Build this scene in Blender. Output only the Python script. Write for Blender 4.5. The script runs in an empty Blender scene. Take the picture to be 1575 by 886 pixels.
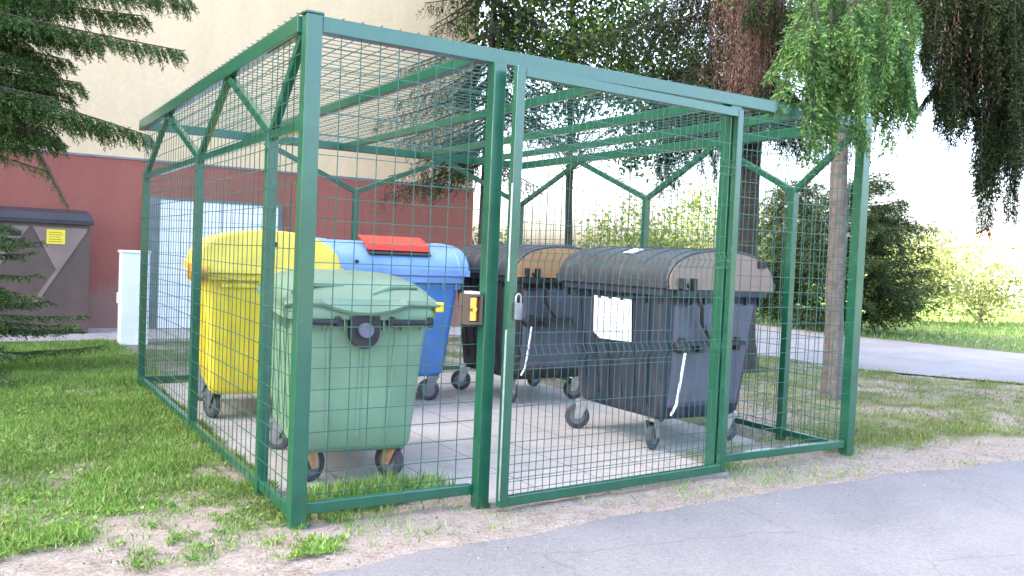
import bpy, math, random
import numpy as np
from mathutils import Vector, Matrix, noise as mnoise
R = math.radians
random.seed(7); rng = np.random.default_rng(11)
scn = bpy.context.scene
COL = scn.collection

# ------------------------------------------------------------------ helpers
class MB:
    """collects shapes, build() links them as ONE mesh object"""
    def __init__(s): s.v = []; s.f = []
    def add(s, vs, fs):
        o = len(s.v); s.v += [tuple(v) for v in vs]; s.f += [tuple(i+o for i in f) for f in fs]; return s
    def box(s, lo, hi):
        x0,y0,z0 = lo; x1,y1,z1 = hi
        return s.add([(x0,y0,z0),(x1,y0,z0),(x1,y1,z0),(x0,y1,z0),(x0,y0,z1),(x1,y0,z1),(x1,y1,z1),(x0,y1,z1)],
              [(3,2,1,0),(4,5,6,7),(0,1,5,4),(1,2,6,5),(2,3,7,6),(3,0,4,7)])
    def bar(s, a, b, w, h=None, up=(0,0,1)):
        h = h or w; a = Vector(a); b = Vector(b); d = (b-a).normalized(); u = Vector(up)
        if abs(d.dot(u)) > .99: u = Vector((0,1,0))
        r = d.cross(u).normalized(); u = r.cross(d)
        q = [(-1,-1),(1,-1),(1,1),(-1,1)]
        vs = [a+r*(i*w/2)+u*(j*h/2) for i,j in q]+[b+r*(i*w/2)+u*(j*h/2) for i,j in q]
        return s.add(vs, [(0,1,2,3),(7,6,5,4),(1,0,4,5),(2,1,5,6),(3,2,6,7),(0,3,7,4)])
    def tube(s, pts, rad, n=8, cap=True):
        pts = [Vector(p) for p in pts]
        rads = rad if isinstance(rad,(list,tuple)) else [rad]*len(pts)
        o = len(s.v); ref = None
        for i,p in enumerate(pts):
            d = (pts[min(i+1,len(pts)-1)]-pts[max(i-1,0)]).normalized()
            if ref is None: ref = Vector((1,0,0)) if abs(d.x) < .8 else Vector((0,1,0))
            u = (ref - d*ref.dot(d)).normalized(); w = d.cross(u); ref = u
            for k in range(n):
                a = 2*math.pi*k/n; s.v.append(tuple(p+(u*math.cos(a)+w*math.sin(a))*rads[i]))
        for i in range(len(pts)-1):
            for k in range(n):
                k2 = (k+1)%n; s.f.append((o+i*n+k, o+i*n+k2, o+(i+1)*n+k2, o+(i+1)*n+k))
        if cap:
            s.f.append(tuple(o+k for k in reversed(range(n)))); e = o+(len(pts)-1)*n; s.f.append(tuple(e+k for k in range(n)))
        return s
    def loft(s, rings, cap0=True, cap1=True):
        o = len(s.v); n = len(rings[0])
        for r in rings: s.v += [tuple(p) for p in r]
        for i in range(len(rings)-1):
            for k in range(n):
                k2 = (k+1)%n; s.f.append((o+i*n+k, o+i*n+k2, o+(i+1)*n+k2, o+(i+1)*n+k))
        if cap0: s.f.append(tuple(o+k for k in reversed(range(n))))
        if cap1: e = o+(len(rings)-1)*n; s.f.append(tuple(e+k for k in range(n)))
        return s
    def build(s, name, m, parent=None, smooth=None, bevel=0):
        me = bpy.data.meshes.new(name); me.from_pydata(s.v, [], s.f); me.update()
        return link(name, me, m, parent, smooth, bevel)

def link(name, me, m, parent=None, smooth=None, bevel=0):
    o = bpy.data.objects.new(name, me); COL.objects.link(o)
    if m: me.materials.append(m)
    if smooth:
        me.polygons.foreach_set('use_smooth', [True]*len(me.polygons)); me.set_sharp_from_angle(angle=R(smooth))
    if bevel:
        b = o.modifiers.new('edge','BEVEL'); b.width = bevel; b.segments = 2; b.limit_method = 'ANGLE'
    if parent: o.parent = parent
    return o

def tag(o, label=None, cat=None, group=None, kind=None):
    for k,v in (('label',label),('category',cat),('group',group),('kind',kind)):
        if v: o[k] = v
    return o
def thing(name, loc, rz, label, cat, group=None):
    o = bpy.data.objects.new(name, None); COL.objects.link(o); o.empty_display_size = .2
    o.location = loc; o.rotation_euler = (0,0,rz); return tag(o,label,cat,group)

class Leaves:
    """many small rhombic leaves / needles as one mesh"""
    def __init__(s): s.p=[]; s.d=[]; s.n=[]; s.l=[]; s.w=[]
    def add(s, P, D, N, L, W):
        P = np.asarray(P,float); n = len(P)
        s.p.append(P); s.d.append(np.asarray(D,float)); s.n.append(np.asarray(N,float))
        s.l.append(np.broadcast_to(L,(n,)).astype(float)); s.w.append(np.broadcast_to(W,(n,)).astype(float))
    def build(s, name, m, parent=None, bend=0.0):
        P=np.concatenate(s.p); D=np.concatenate(s.d); N=np.concatenate(s.n); L=np.concatenate(s.l)[:,None]; W=np.concatenate(s.w)[:,None]
        D/= np.linalg.norm(D,axis=1,keepdims=True)+1e-9
        S=np.cross(D,N); S/= np.linalg.norm(S,axis=1,keepdims=True)+1e-9
        U=np.cross(S,D)
        V=np.stack([P, P+D*L*.45+S*W*.5+U*L*bend, P+D*L, P+D*L*.45-S*W*.5+U*L*bend],1).reshape(-1,3)
        n=len(P); me=bpy.data.meshes.new(name)
        me.vertices.add(4*n); me.vertices.foreach_set('co',V.ravel())
        me.loops.add(4*n); me.loops.foreach_set('vertex_index',np.arange(4*n,dtype=np.int32))
        me.polygons.add(n); me.polygons.foreach_set('loop_start',np.arange(0,4*n,4,dtype=np.int32))
        me.update(calc_edges=True); me.validate()
        return link(name, me, m, parent)

def rnd_dirs(n):
    v = rng.normal(size=(n,3)); return v/np.linalg.norm(v,axis=1,keepdims=True)

# ------------------------------------------------------------------ materials
def newmat(name):
    m = bpy.data.materials.new(name); m.use_nodes = True; nt = m.node_tree
    return m, nt, nt.nodes['Principled BSDF']
def nd(nt, t, **kw):
    n = nt.nodes.new(t)
    for k,v in kw.items(): setattr(n,k,v)
    return n
def noise(nt, scale, detail=5, rough=.6, coord='Object'):
    tc = nd(nt,'ShaderNodeTexCoord'); n = nd(nt,'ShaderNodeTexNoise')
    n.inputs['Scale'].default_value=scale; n.inputs['Detail'].default_value=detail; n.inputs['Roughness'].default_value=rough
    nt.links.new(tc.outputs[coord], n.inputs['Vector']); return n.outputs['Fac']
def ramp(nt, fac, stops):
    r = nd(nt,'ShaderNodeValToRGB'); e = r.color_ramp.elements
    while len(e) < len(stops): e.new(.5)
    for i,(p,c) in enumerate(stops): e[i].position=p; e[i].color=(*c,1)
    nt.links.new(fac, r.inputs['Fac']); return r.outputs['Color']
def mixc(nt, f, a, b):
    m = nd(nt,'ShaderNodeMix',data_type='RGBA')
    for s,v in ((0,f),(6,a),(7,b)):
        if hasattr(v,'is_output'): nt.links.new(v,m.inputs[s])
        else: m.inputs[s].default_value = v if s==0 else (*v,1)
    return m.outputs[2]
def bump(nt, bs, fac, strength, dist=.01):
    b = nd(nt,'ShaderNodeBump'); b.inputs['Strength'].default_value=strength; b.inputs['Distance'].default_value=dist
    nt.links.new(fac,b.inputs['Height']); nt.links.new(b.outputs['Normal'],bs.inputs['Normal'])
def solid(name, c, rough=.5, metal=0, var=.25, scale=6, bmp=0, spec=.5, c2=None):
    m, nt, bs = newmat(name)
    f = noise(nt, scale)
    a = tuple(x*(1-var) for x in c); b = c2 or tuple(min(1,x*(1+var)) for x in c)
    nt.links.new(ramp(nt,f,[(.3,a),(.7,b)]), bs.inputs['Base Color'])
    bs.inputs['Roughness'].default_value=rough; bs.inputs['Metallic'].default_value=metal
    bs.inputs['Specular IOR Level'].default_value=spec
    if bmp: bump(nt,bs,noise(nt,scale*12,3),bmp)
    return m
def leafmat(name, c1, c2, c3, trans=.35, rough=.55, scale=1.2):
    m, nt, bs = newmat(name)
    g = nd(nt,'ShaderNodeNewGeometry')
    base = ramp(nt, g.outputs['Random Per Island'], [(0,c1),(.55,c2),(1,c3)])
    f = noise(nt, scale, 3)
    dk = ramp(nt, f, [(.35,(.7,.7,.7)),(.65,(1.15,1.15,1.15))])
    mu = nd(nt,'ShaderNodeMix',data_type='RGBA',blend_type='MULTIPLY'); mu.inputs[0].default_value=1
    nt.links.new(base,mu.inputs[6]); nt.links.new(dk,mu.inputs[7]); c = mu.outputs[2]
    nt.links.new(c,bs.inputs['Base Color']); bs.inputs['Roughness'].default_value=rough; bs.inputs['Specular IOR Level'].default_value=.15
    t = nd(nt,'ShaderNodeBsdfTranslucent'); nt.links.new(c,t.inputs['Color'])
    mx = nd(nt,'ShaderNodeMixShader'); mx.inputs[0].default_value=trans
    nt.links.new(bs.outputs[0],mx.inputs[1]); nt.links.new(t.outputs[0],mx.inputs[2])
    nt.links.new(mx.outputs[0],nt.nodes['Material Output'].inputs['Surface']); return m

def paint(name, c, rough, chip=.0, coat=.6):
    m, nt, bs = newmat(name)
    f = noise(nt, 9, 6, .65)
    col = ramp(nt, f, [(.25,tuple(x*.75 for x in c)),(.75,tuple(x*1.2 for x in c))])
    f2 = noise(nt, 38, 4, .7)
    msk = ramp(nt, f2, [(.66,(0,0,0)),(.74,(1,1,1))])
    sp = nd(nt,'ShaderNodeSeparateColor'); nt.links.new(msk, sp.inputs[0])
    ml = nd(nt,'ShaderNodeMath',operation='MULTIPLY'); ml.inputs[1].default_value=chip; nt.links.new(sp.outputs[0],ml.inputs[0])
    nt.links.new(mixc(nt, ml.outputs[0], col, (.34,.36,.30)), bs.inputs['Base Color'])
    rr = nd(nt,'ShaderNodeMapRange'); rr.inputs[3].default_value=rough-.08; rr.inputs[4].default_value=rough+.14
    nt.links.new(f,rr.inputs[0]); nt.links.new(rr.outputs[0],bs.inputs['Roughness'])
    bs.inputs['Specular IOR Level'].default_value=.5
    bs.inputs['Coat Weight'].default_value=coat; bs.inputs['Coat IOR'].default_value=1.5; bs.inputs['Coat Roughness'].default_value=.16
    return m
def plastic(name, c, rough, dust=.25):
    m, nt, bs = newmat(name)
    base = ramp(nt, noise(nt,3,5), [(.3,tuple(x*.82 for x in c)),(.7,tuple(min(1,x*1.12) for x in c))])
    tc = nd(nt,'ShaderNodeTexCoord'); mp = nd(nt,'ShaderNodeMapping'); mp.inputs['Scale'].default_value=(9,9,.9)
    st = nd(nt,'ShaderNodeTexNoise'); st.inputs['Scale'].default_value=1.6; st.inputs['Detail'].default_value=6; st.inputs['Roughness'].default_value=.65
    nt.links.new(tc.outputs['Object'],mp.inputs['Vector']); nt.links.new(mp.outputs[0],st.inputs['Vector'])
    k = ramp(nt, st.outputs['Fac'], [(.46,(0,0,0)),(.72,(1,1,1))]); sp = nd(nt,'ShaderNodeSeparateColor'); nt.links.new(k,sp.inputs[0])
    # splash dust fades upwards from the wheels: real dirt lying on the lower body
    sz = nd(nt,'ShaderNodeSeparateXYZ'); nt.links.new(tc.outputs['Object'],sz.inputs[0])
    mr = nd(nt,'ShaderNodeMapRange'); mr.inputs[1].default_value=.2; mr.inputs[2].default_value=.75; mr.inputs[3].default_value=1.0; mr.inputs[4].default_value=.35; nt.links.new(sz.outputs[2],mr.inputs[0])
    a = nd(nt,'ShaderNodeMath',operation='MULTIPLY'); nt.links.new(sp.outputs[0],a.inputs[0]); nt.links.new(mr.outputs[0],a.inputs[1])
    b = nd(nt,'ShaderNodeMath',operation='MULTIPLY'); nt.links.new(a.outputs[0],b.inputs[0]); b.inputs[1].default_value=dust
    col = mixc(nt, b.outputs[0], base, (.22,.20,.17))
    sc = ramp(nt, noise(nt,46,3,.75), [(.66,(0,0,0)),(.72,(1,1,1))]); s2 = nd(nt,'ShaderNodeSeparateColor'); nt.links.new(sc,s2.inputs[0])
    e = nd(nt,'ShaderNodeMath',operation='MULTIPLY'); nt.links.new(s2.outputs[0],e.inputs[0]); e.inputs[1].default_value=.35
    nt.links.new(mixc(nt, e.outputs[0], col, tuple(min(1,x*.6+.10) for x in c)), bs.inputs['Base Color'])
    rr = nd(nt,'ShaderNodeMapRange'); rr.inputs[3].default_value=rough-.06; rr.inputs[4].default_value=rough+.22; nt.links.new(st.outputs['Fac'],rr.inputs[0]); nt.links.new(rr.outputs[0],bs.inputs['Roughness'])
    bump(nt,bs,noise(nt,60,3),.06); return m
M = {}
M['green'] = paint('green_paint',(.005,.080,.040),.33,.3)
M['wire'] = paint('wire_green',(.012,.085,.06),.4,.15,.25)
M['bin_black'] = plastic('bin_black',(.018,.023,.042),.42,0.3)
M['bin_black2'] = plastic('bin_black_dark',(.016,.016,.019),.45,0.3)
M['lid_black'] = plastic('lid_black',(.027,.031,.040),.38,0.3)
M['panel_brown'] = plastic('panel_brown',(.25,.175,.135),.5,0.2)
M['panel_tan'] = plastic('panel_tan',(.42,.22,.09),.5,0.25)
M['bin_grey'] = plastic('bin_grey',(.085,.084,.118),.45,0.3)
M['bin_green'] = plastic('bin_green',(.155,.27,.165),.42,0.35)
M['lid_green'] = plastic('lid_green',(.115,.195,.125),.4,0.4)
M['bin_blue'] = plastic('bin_blue',(.07,.20,.47),.4,0.25)
M['lid_blue'] = plastic('lid_blue',(.17,.30,.55),.36,0.25)
M['bin_yellow'] = plastic('bin_yellow',(.72,.56,.03),.42,0.22)
M['lid_yellow'] = plastic('lid_yellow',(.76,.61,.09),.4,0.22)
M['red'] = solid('red_plastic',(.60,.035,.011),.4,0,.12,4)
M['dark'] = solid('dark_rubber',(.015,.015,.018),.6,0,.4,10)
M['rubber'] = solid('grey_rubber',(.055,.05,.055),.7,0,.4,14)
M['zinc'] = solid('zinc',(.42,.41,.40),.42,.75,.3,12)
M['rust'] = solid('rusty_steel',(.46,.25,.12),.7,.0,.35,14)
M['white'] = solid('white_paint',(.78,.79,.80),.4,0,.06,4)
M['rod'] = solid('white_rod',(.80,.80,.80),.4,0,.05,6)
M['brass'] = solid('brass',(.85,.52,.14),.22,1,.25,20)
M['grey_metal'] = solid('grey_metal',(.17,.18,.19),.45,.5,.2,6)
M['cab'] = solid('brown_cabinet',(.10,.064,.052),.5,0,.18,3,.05)
M['cab_light'] = solid('brown_cabinet_light',(.22,.155,.132),.5,0,.15,3,.05)
M['cab_roof'] = solid('cabinet_roof',(.032,.028,.034),.5,0,.25,3,.05)
M['sticker'] = solid('yellow_sticker',(.80,.62,.04),.4,0,.06,30)
M['ink'] = solid('ink',(.10,.08,.03),.6,0,.1,20)
M['paper_ink'] = solid('faint_print',(.34,.36,.42),.6,0,.1,20)
M['bark'] = solid('bark_grey',(.085,.062,.05),.9,0,.45,9,.8)
M['bark_red'] = solid('bark_red',(.15,.118,.10),.9,0,.4,10,.8)
M['bark_dark'] = solid('bark_dark',(.042,.032,.028),.9,0,.45,9,.8)
M['twig_dead'] = leafmat('dead_twig',(.10,.045,.032),(.20,.10,.075),(.36,.25,.19),.1)
M['concrete'] = None
M['needle_left'] = leafmat('needle_left',(.018,.055,.018),(.055,.115,.032),(.19,.25,.07),.25)
M['needle_dark'] = leafmat('needle_dark',(.010,.018,.007),(.022,.038,.013),(.08,.10,.03),.2)
M['needle_light'] = leafmat('needle_light',(.045,.12,.045),(.10,.22,.06),(.28,.42,.12),.35)
M['leaf'] = leafmat('leaf_mid',(.018,.045,.012),(.05,.10,.022),(.19,.25,.05),.4)
M['leaf_sun'] = leafmat('leaf_sun',(.07,.12,.02),(.13,.18,.03),(.24,.25,.05),.45)
M['leaf_gold'] = leafmat('leaf_gold',(.13,.17,.045),(.23,.27,.085),(.38,.39,.19),.45)
M['needle_bush'] = leafmat('needle_bush',(.015,.036,.012),(.034,.066,.02),(.13,.16,.04),.25)
M['grass'] = leafmat('grass_blade',(.07,.20,.03),(.19,.36,.06),(.42,.50,.18),.4,.5,.9)
M['grass_dry'] = leafmat('grass_dry',(.10,.17,.03),(.19,.25,.055),(.36,.33,.14),.3,.6,.9)
M['debris'] = leafmat('dry_leaf',(.08,.055,.03),(.17,.13,.085),(.36,.32,.25),.2)
M['roof_far'] = solid('far_roof',(.42,.20,.16),.8,0,.15,1)
M['glass_far'] = solid('far_glass',(.06,.07,.09),.2,0,.1,1)

# plaster: cream above, brick red plinth
def plaster(name, c, c2):
    m, nt, bs = newmat(name)
    f = noise(nt, .55, 6, .6); a = ramp(nt,f,[(.3,c),(.7,c2)])
    f2 = noise(nt, 14, 6, .7); k = ramp(nt,f2,[(.3,(.93,.93,.93)),(.7,(1.04,1.04,1.04))])
    mu = nd(nt,'ShaderNodeMix',data_type='RGBA',blend_type='MULTIPLY'); mu.inputs[0].default_value=1
    nt.links.new(a,mu.inputs[6]); nt.links.new(k,mu.inputs[7]); nt.links.new(mu.outputs[2],bs.inputs['Base Color'])
    tc = nd(nt,'ShaderNodeTexCoord'); mp = nd(nt,'ShaderNodeMapping'); mp.inputs['Scale'].default_value=(2.2,2.2,.16)
    st = nd(nt,'ShaderNodeTexNoise'); st.inputs['Scale'].default_value=1.5; st.inputs['Detail'].default_value=7; st.inputs['Roughness'].default_value=.68
    nt.links.new(tc.outputs['Object'],mp.inputs['Vector']); nt.links.new(mp.outputs[0],st.inputs['Vector'])
    sk_ = ramp(nt, st.outputs['Fac'], [(.40,(.84,.83,.81)),(.58,(1,1,1)),(.75,(1.05,1.05,1.04))])
    m3 = nd(nt,'ShaderNodeMix',data_type='RGBA',blend_type='MULTIPLY'); m3.inputs[0].default_value=.25
    nt.links.new(mu.outputs[2],m3.inputs[6]); nt.links.new(sk_,m3.inputs[7])
    sz = nd(nt,'ShaderNodeSeparateXYZ'); nt.links.new(tc.outputs['Object'],sz.inputs[0])
    ad = nd(nt,'ShaderNodeMath',operation='MULTIPLY_ADD'); nt.links.new(st.outputs['Fac'],ad.inputs[0]); ad.inputs[1].default_value=-.9; nt.links.new(sz.outputs[2],ad.inputs[2])
    sp = ramp(nt, ad.outputs[0], [(.0,(.55,.55,.55)),(.25,(0,0,0))]); s1 = nd(nt,'ShaderNodeSeparateColor'); nt.links.new(sp,s1.inputs[0])
    nt.links.new(mixc(nt, s1.outputs[0], m3.outputs[2], (.24,.19,.16)), bs.inputs['Base Color'])
    bs.inputs['Roughness'].default_value=.9; bs.inputs['Specular IOR Level'].default_value=.15
    bump(nt,bs,noise(nt,90,4),.35,.006); return m
M['cream'] = plaster('cream_plaster',(.64,.485,.30),(.70,.53,.34))
M['plinth'] = plaster('red_plaster',(.27,.094,.075),(.33,.12,.092))

def concrete():
    m, nt, bs = newmat('concrete')
    c = ramp(nt, noise(nt,2.2,8,.65), [(.28,(.25,.225,.20)),(.5,(.335,.305,.28)),(.75,(.40,.37,.345))])
    c = mixc(nt, .25, c, ramp(nt, noise(nt,60,3), [(.35,(.22,.2,.18)),(.65,(.5,.48,.45))]))
    br = nd(nt,'ShaderNodeTexBrick'); tc = nd(nt,'ShaderNodeTexCoord'); nt.links.new(tc.outputs['Object'],br.inputs['Vector'])
    br.inputs['Scale'].default_value=1; br.inputs['Brick Width'].default_value=.5; br.inputs['Row Height'].default_value=.5; br.offset=0
    br.inputs['Mortar Size'].default_value=.006; br.inputs['Color1'].default_value=(1,1,1,1); br.inputs['Color2'].default_value=(.93,.92,.91,1); br.inputs['Mortar'].default_value=(.5,.48,.45,1)
    mu = nd(nt,'ShaderNodeMix',data_type='RGBA',blend_type='MULTIPLY'); mu.inputs[0].default_value=1
    nt.links.new(c,mu.inputs[6]); nt.links.new(br.outputs['Color'],mu.inputs[7]); nt.links.new(mu.outputs[2],bs.inputs['Base Color'])
    bs.inputs['Roughness'].default_value=.85; bump(nt,bs,noise(nt,70,4),.3,.005); return m
M['concrete'] = concrete()
def asphalt(name, k=1):
    m, nt, bs = newmat(name)
    c = ramp(nt, noise(nt,1.1,7,.62), [(.25,(.105*k,.103*k,.107*k)),(.5,(.140*k,.137*k,.140*k)),(.78,(.172*k,.168*k,.168*k))])
    sp = ramp(nt, noise(nt,160,2,.7), [(.3,(.62,.62,.64)),(.5,(1,1,1)),(.68,(1.35,1.34,1.3))])
    mu = nd(nt,'ShaderNodeMix',data_type='RGBA',blend_type='MULTIPLY'); mu.inputs[0].default_value=.8
    nt.links.new(c,mu.inputs[6]); nt.links.new(sp,mu.inputs[7])
    md = ramp(nt, noise(nt,34,4,.75), [(.30,(.74,.74,.75)),(.5,(1,1,1)),(.72,(1.22,1.21,1.19))])
    m4 = nd(nt,'ShaderNodeMix',data_type='RGBA',blend_type='MULTIPLY'); m4.inputs[0].default_value=.75
    nt.links.new(mu.outputs[2],m4.inputs[6]); nt.links.new(md,m4.inputs[7]); mu = m4
    # fine cracks
    vo = nd(nt,'ShaderNodeTexVoronoi',feature='DISTANCE_TO_EDGE'); vo.inputs['Scale'].default_value=.75
    tc = nd(nt,'ShaderNodeTexCoord'); wn = nd(nt,'ShaderNodeTexNoise'); wn.inputs['Scale'].default_value=3
    mv = nd(nt,'ShaderNodeMix',data_type='RGBA'); mv.inputs[0].default_value=.12
    nt.links.new(tc.outputs['Object'],wn.inputs['Vector']); nt.links.new(tc.outputs['Object'],mv.inputs[6]); nt.links.new(wn.outputs['Color'],mv.inputs[7])
    nt.links.new(mv.outputs[2],vo.inputs['Vector'])
    cr = ramp(nt, vo.outputs['Distance'], [(.0,(.72,.71,.70)),(.006,(1,1,1))])
    m2 = nd(nt,'ShaderNodeMix',data_type='RGBA',blend_type='MULTIPLY'); m2.inputs[0].default_value=.8
    nt.links.new(mu.outputs[2],m2.inputs[6]); nt.links.new(cr,m2.inputs[7]); nt.links.new(m2.outputs[2],bs.inputs['Base Color'])
    bs.inputs['Roughness'].default_value=.8; bump(nt,bs,noise(nt,150,3),.5,.006); return m
M['asphalt'] = asphalt('asphalt'); M['asphalt_far'] = asphalt('asphalt_far',1.2)
M['gravel'] = solid('gravel_strip',(.36,.33,.30),.95,0,.3,12,.9)

def groundmat():
    m, nt, bs = newmat('ground_soil')
    at = nd(nt,'ShaderNodeAttribute'); at.attribute_name='grass'
    n1 = noise(nt,7,6,.65); n2 = noise(nt,55,4,.65)
    dirt = ramp(nt,n1,[(.22,(.11,.08,.058)),(.48,(.26,.21,.17)),(.8,(.38,.33,.28))])
    dirt = mixc(nt,.35,dirt,ramp(nt,n2,[(.35,(.14,.11,.085)),(.65,(.52,.48,.43))]))
    gr = ramp(nt,n2,[(.3,(.045,.075,.02)),(.5,(.09,.125,.04)),(.75,(.20,.20,.09))])
    ad = nd(nt,'ShaderNodeMath',operation='ADD'); nt.links.new(at.outputs['Fac'],ad.inputs[0])
    sb = nd(nt,'ShaderNodeMath',operation='MULTIPLY_ADD'); nt.links.new(n1,sb.inputs[0]); sb.inputs[1].default_value=.9; sb.inputs[2].default_value=-.45
    nt.links.new(sb.outputs[0],ad.inputs[1])
    k = ramp(nt,ad.outputs[0],[(.35,(0,0,0)),(.7,(1,1,1))])
    sc = nd(nt,'ShaderNodeSeparateColor'); nt.links.new(k,sc.inputs[0])
    nt.links.new(mixc(nt,sc.outputs[0],dirt,gr),bs.inputs['Base Color'])
    bs.inputs['Roughness'].default_value=.95; bs.inputs['Specular IOR Level'].default_value=.2
    bump(nt,bs,n2,.9,.03); return m
M['ground'] = groundmat()

# ------------------------------------------------------------------ ground layout
def sstep(a,b,x): t=min(1,max(0,(x-a)/(b-a))); return t*t*(3-2*t)
def fbm(x,y,s,o=0): return mnoise.fractal(Vector((x*s+o,y*s-o,o*1.7)),.9,2.1,4)
ROAD = [(-30,.9),(-8,.35),(-3,-.05),(-1.6,-.45),(-.55,-.58),(.05,-.68),(.4,-.62),(.96,-.585),(2,-.55),(3.14,-.53),(4.3,-.58),(5.4,-.66),(7,-.85),(9.2,-1.2),(30,-3.6),(60,-8)]
def lerp_tab(tab,x):
    for (x0,y0),(x1,y1) in zip(tab,tab[1:]):
        if x<=x1: return y0+(y1-y0)*(x-x0)/(x1-x0)
    return tab[-1][1]
def road_edge(x): return lerp_tab(ROAD,x)+.045*fbm(x,0,1.6,3)+.02*fbm(x,0,7,9)
PN = [(-9,11.6),(-3,11.2),(.5,10.75),(1.9,10.2),(3.4,9.25),(4.2,8.95),(8,8.9),(14,8.7),(60,8)]   # y -> x near edge of far path
PF = [(-9,17.5),(-3,16.5),(1,15.8),(4.5,14.7),(7,14.2),(14,14.1),(60,13)]
def path_near(y): return lerp_tab(PN,y)+.06*fbm(y,3,.9,5)
def path_far(y): return lerp_tab(PF,y)+.08*fbm(y,8,.8,5)
def in_slab(x,y):
    return (.12<x<3.9 and .62<y<4.7) or (1.08<x<2.92 and -.06<y<=.62)
def grassy(x,y):
    """0 bare soil .. 1 dense grass"""
    if in_slab(x,y): return 0
    if y<road_edge(x): return 0
    if path_near(y)<x<path_far(y): return 0
    if y>8.55 and x<6.9: return .05
    n = fbm(x,y,1.1)*.5+fbm(x,y,3.2,7)*.35
    if x<.15:                       # left lawn, worn towards the path
        d = y-road_edge(x)
        b = .92*sstep(.0,1.5,d+.35*n)
        b = b*sstep(-.12,.75,-x+max(0,(y-1.2))*.5+.15*n+.02) if y<2.5 else b
        b = max(b, .85*sstep(.0,.4,fbm(x,y,2.3,4)+.1))*sstep(.05,.35,d)
        return max(0,min(1,b*(.86+.14*sstep(1,4,d))+1.0*n-.10*(1-sstep(2,5,d))))
    if x>3.9 and x<10.5:            # thin worn lawn between cage and far path
        d = y-road_edge(x)
        return max(0,min(1,.52*sstep(.1,.9,d)+.75*n))
    if x>=10.5: return .95
    if y<.62: return max(0,min(1,.30+.8*n)) if y>-.05 else max(0,.16+.5*n)
    return .6+.5*n

def grid_axis(lo,hi,step,outer):
    a=[lo+i*step for i in range(int((hi-lo)/step)+1)]; s=step
    l=[lo]; r=[a[-1]]
    while l[-1]>-outer: s*=1.35; l.append(l[-1]-s)
    s=step
    while r[-1]<outer: s*=1.35; r.append(r[-1]+s)
    return l[::-1][:-1]+a+r[1:]
xs = grid_axis(-2.2,9.6,.075,500); ys = grid_axis(-1.4,9.4,.075,500)
V=[];G=[]
for y in ys:
    for x in xs:
        g = grassy(x,y) if (-30<x<40 and -20<y<60) else .9
        z = 0
        if in_slab(x,y) or y<road_edge(x)+.0 or path_near(y)<x<path_far(y): z=-.025
        elif -3<x<12 and -2<y<10:
            z = .014*fbm(x,y,2.2,2)+.008*fbm(x,y,7,6) - .006
            z *= sstep(0,.15,y-road_edge(x)); 
        V.append((x,y,z)); G.append(g)
nx=len(xs); F=[(j*nx+i,j*nx+i+1,(j+1)*nx+i+1,(j+1)*nx+i) for j in range(len(ys)-1) for i in range(nx-1)]
me=bpy.data.meshes.new('ground'); me.from_pydata(V,[],F); me.update()
at=me.attributes.new('grass','FLOAT','POINT'); at.data.foreach_set('value',G)
tag(link('ground',me,M['ground'],smooth=180),kind='structure')

# near road and far path: sheets with a ragged edge, a little thickness
def sheet(name, pts_a, pts_b, z, m):
    b=MB(); n=len(pts_a)
    b.v=[(x,y,z) for x,y in pts_a]+[(x,y,z) for x,y in pts_b]+[(x,y,z-.03) for x,y in pts_a]
    for i in range(n-1):
        b.f.append((n+i,n+i+1,i+1,i)); b.f.append((i,i+1,2*n+i+1,2*n+i))
    return tag(b.build(name,m),kind='structure')
rx=[-30+i*.5 for i in range(54)]+[-3+i*.06 for i in range(184)]+[8.1+i*.5 for i in range(100)]
sheet('road',[(x,road_edge(x)) for x in rx],[(x,-14) for x in rx],.002,M['asphalt'])
py=[-9+i*.3 for i in range(26)]+[-1+i*.1 for i in range(100)]+[9.2+i for i in range(45)]
py=[y for y in py if y>-2.4]
sheet('path',[(path_far(y),y) for y in py],[(path_near(y),y) for y in py],.004,M['asphalt_far'])
b=MB(); b.box((-12,8.62,-.05),(6.9,10.3,.012)); tag(b.build('gravel_strip',M['gravel']),kind='structure')
b=MB()
b.v=[(.12,.62,.004),(1.08,.62,.004),(1.08,-.06,.004),(2.92,-.06,.004),(2.92,.62,.004),(3.9,.62,.004),(3.9,4.7,.004),(.12,4.7,.004)]
b.v+=[(x,y,-.08) for x,y,z in b.v]
b.f=[(0,1,4,5,6,7),(1,2,3,4)]+[(i,(i+1)%8,8+(i+1)%8,8+i) for i in range(8)]
b.f=[f if k<2 else tuple(reversed(f)) for k,f in enumerate(b.f)]
tag(b.build('concrete_pad',M['concrete']),kind='structure')

# ------------------------------------------------------------------ grass, debris
def grass_patch(name, label, n, region, m, hgt, wid, thresh=.0, kindlabel=None):
    P=[];H=[]
    tries=0
    while len(P)<n and tries<n*12:
        tries+=1
        x,y=region()
        g=grassy(x,y)
        if random.random()<g**1.5 and g>thresh:
            P.append((x,y,0)); H.append(hgt*(.5+.9*random.random())*(.55+.6*g)*(1+.5*fbm(x,y,1.7,12)))
    P=np.array(P); n=len(P); H=np.array(H)
    D=rng.normal(size=(n,3))*.5; D[:,2]=1
    N=rnd_dirs(n); N[:,2]*=.2
    L=Leaves(); L.add(P,D,N,H,wid*(.6+.8*rng.random(n)))
    return tag(L.build(name,m,bend=.10),label,'grass',kind='stuff')
def reg_left():
    t=random.random()**1.7
    y=-.45+t*9.2; return (-1.45+random.random()*1.75, y)
def reg_right():
    t=random.random()**1.6; x=3.95+random.random()*6.8; return (x, -.75+t*9)
def reg_front(): return (random.uniform(.0,4.4), random.uniform(-.5,.62))
def reg_far(): return (random.uniform(13.5,34), random.uniform(1,22))
grass_patch('grass','bright green worn lawn beside the left side of the cage',60000,reg_left,M['grass'],.042,.006)
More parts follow.
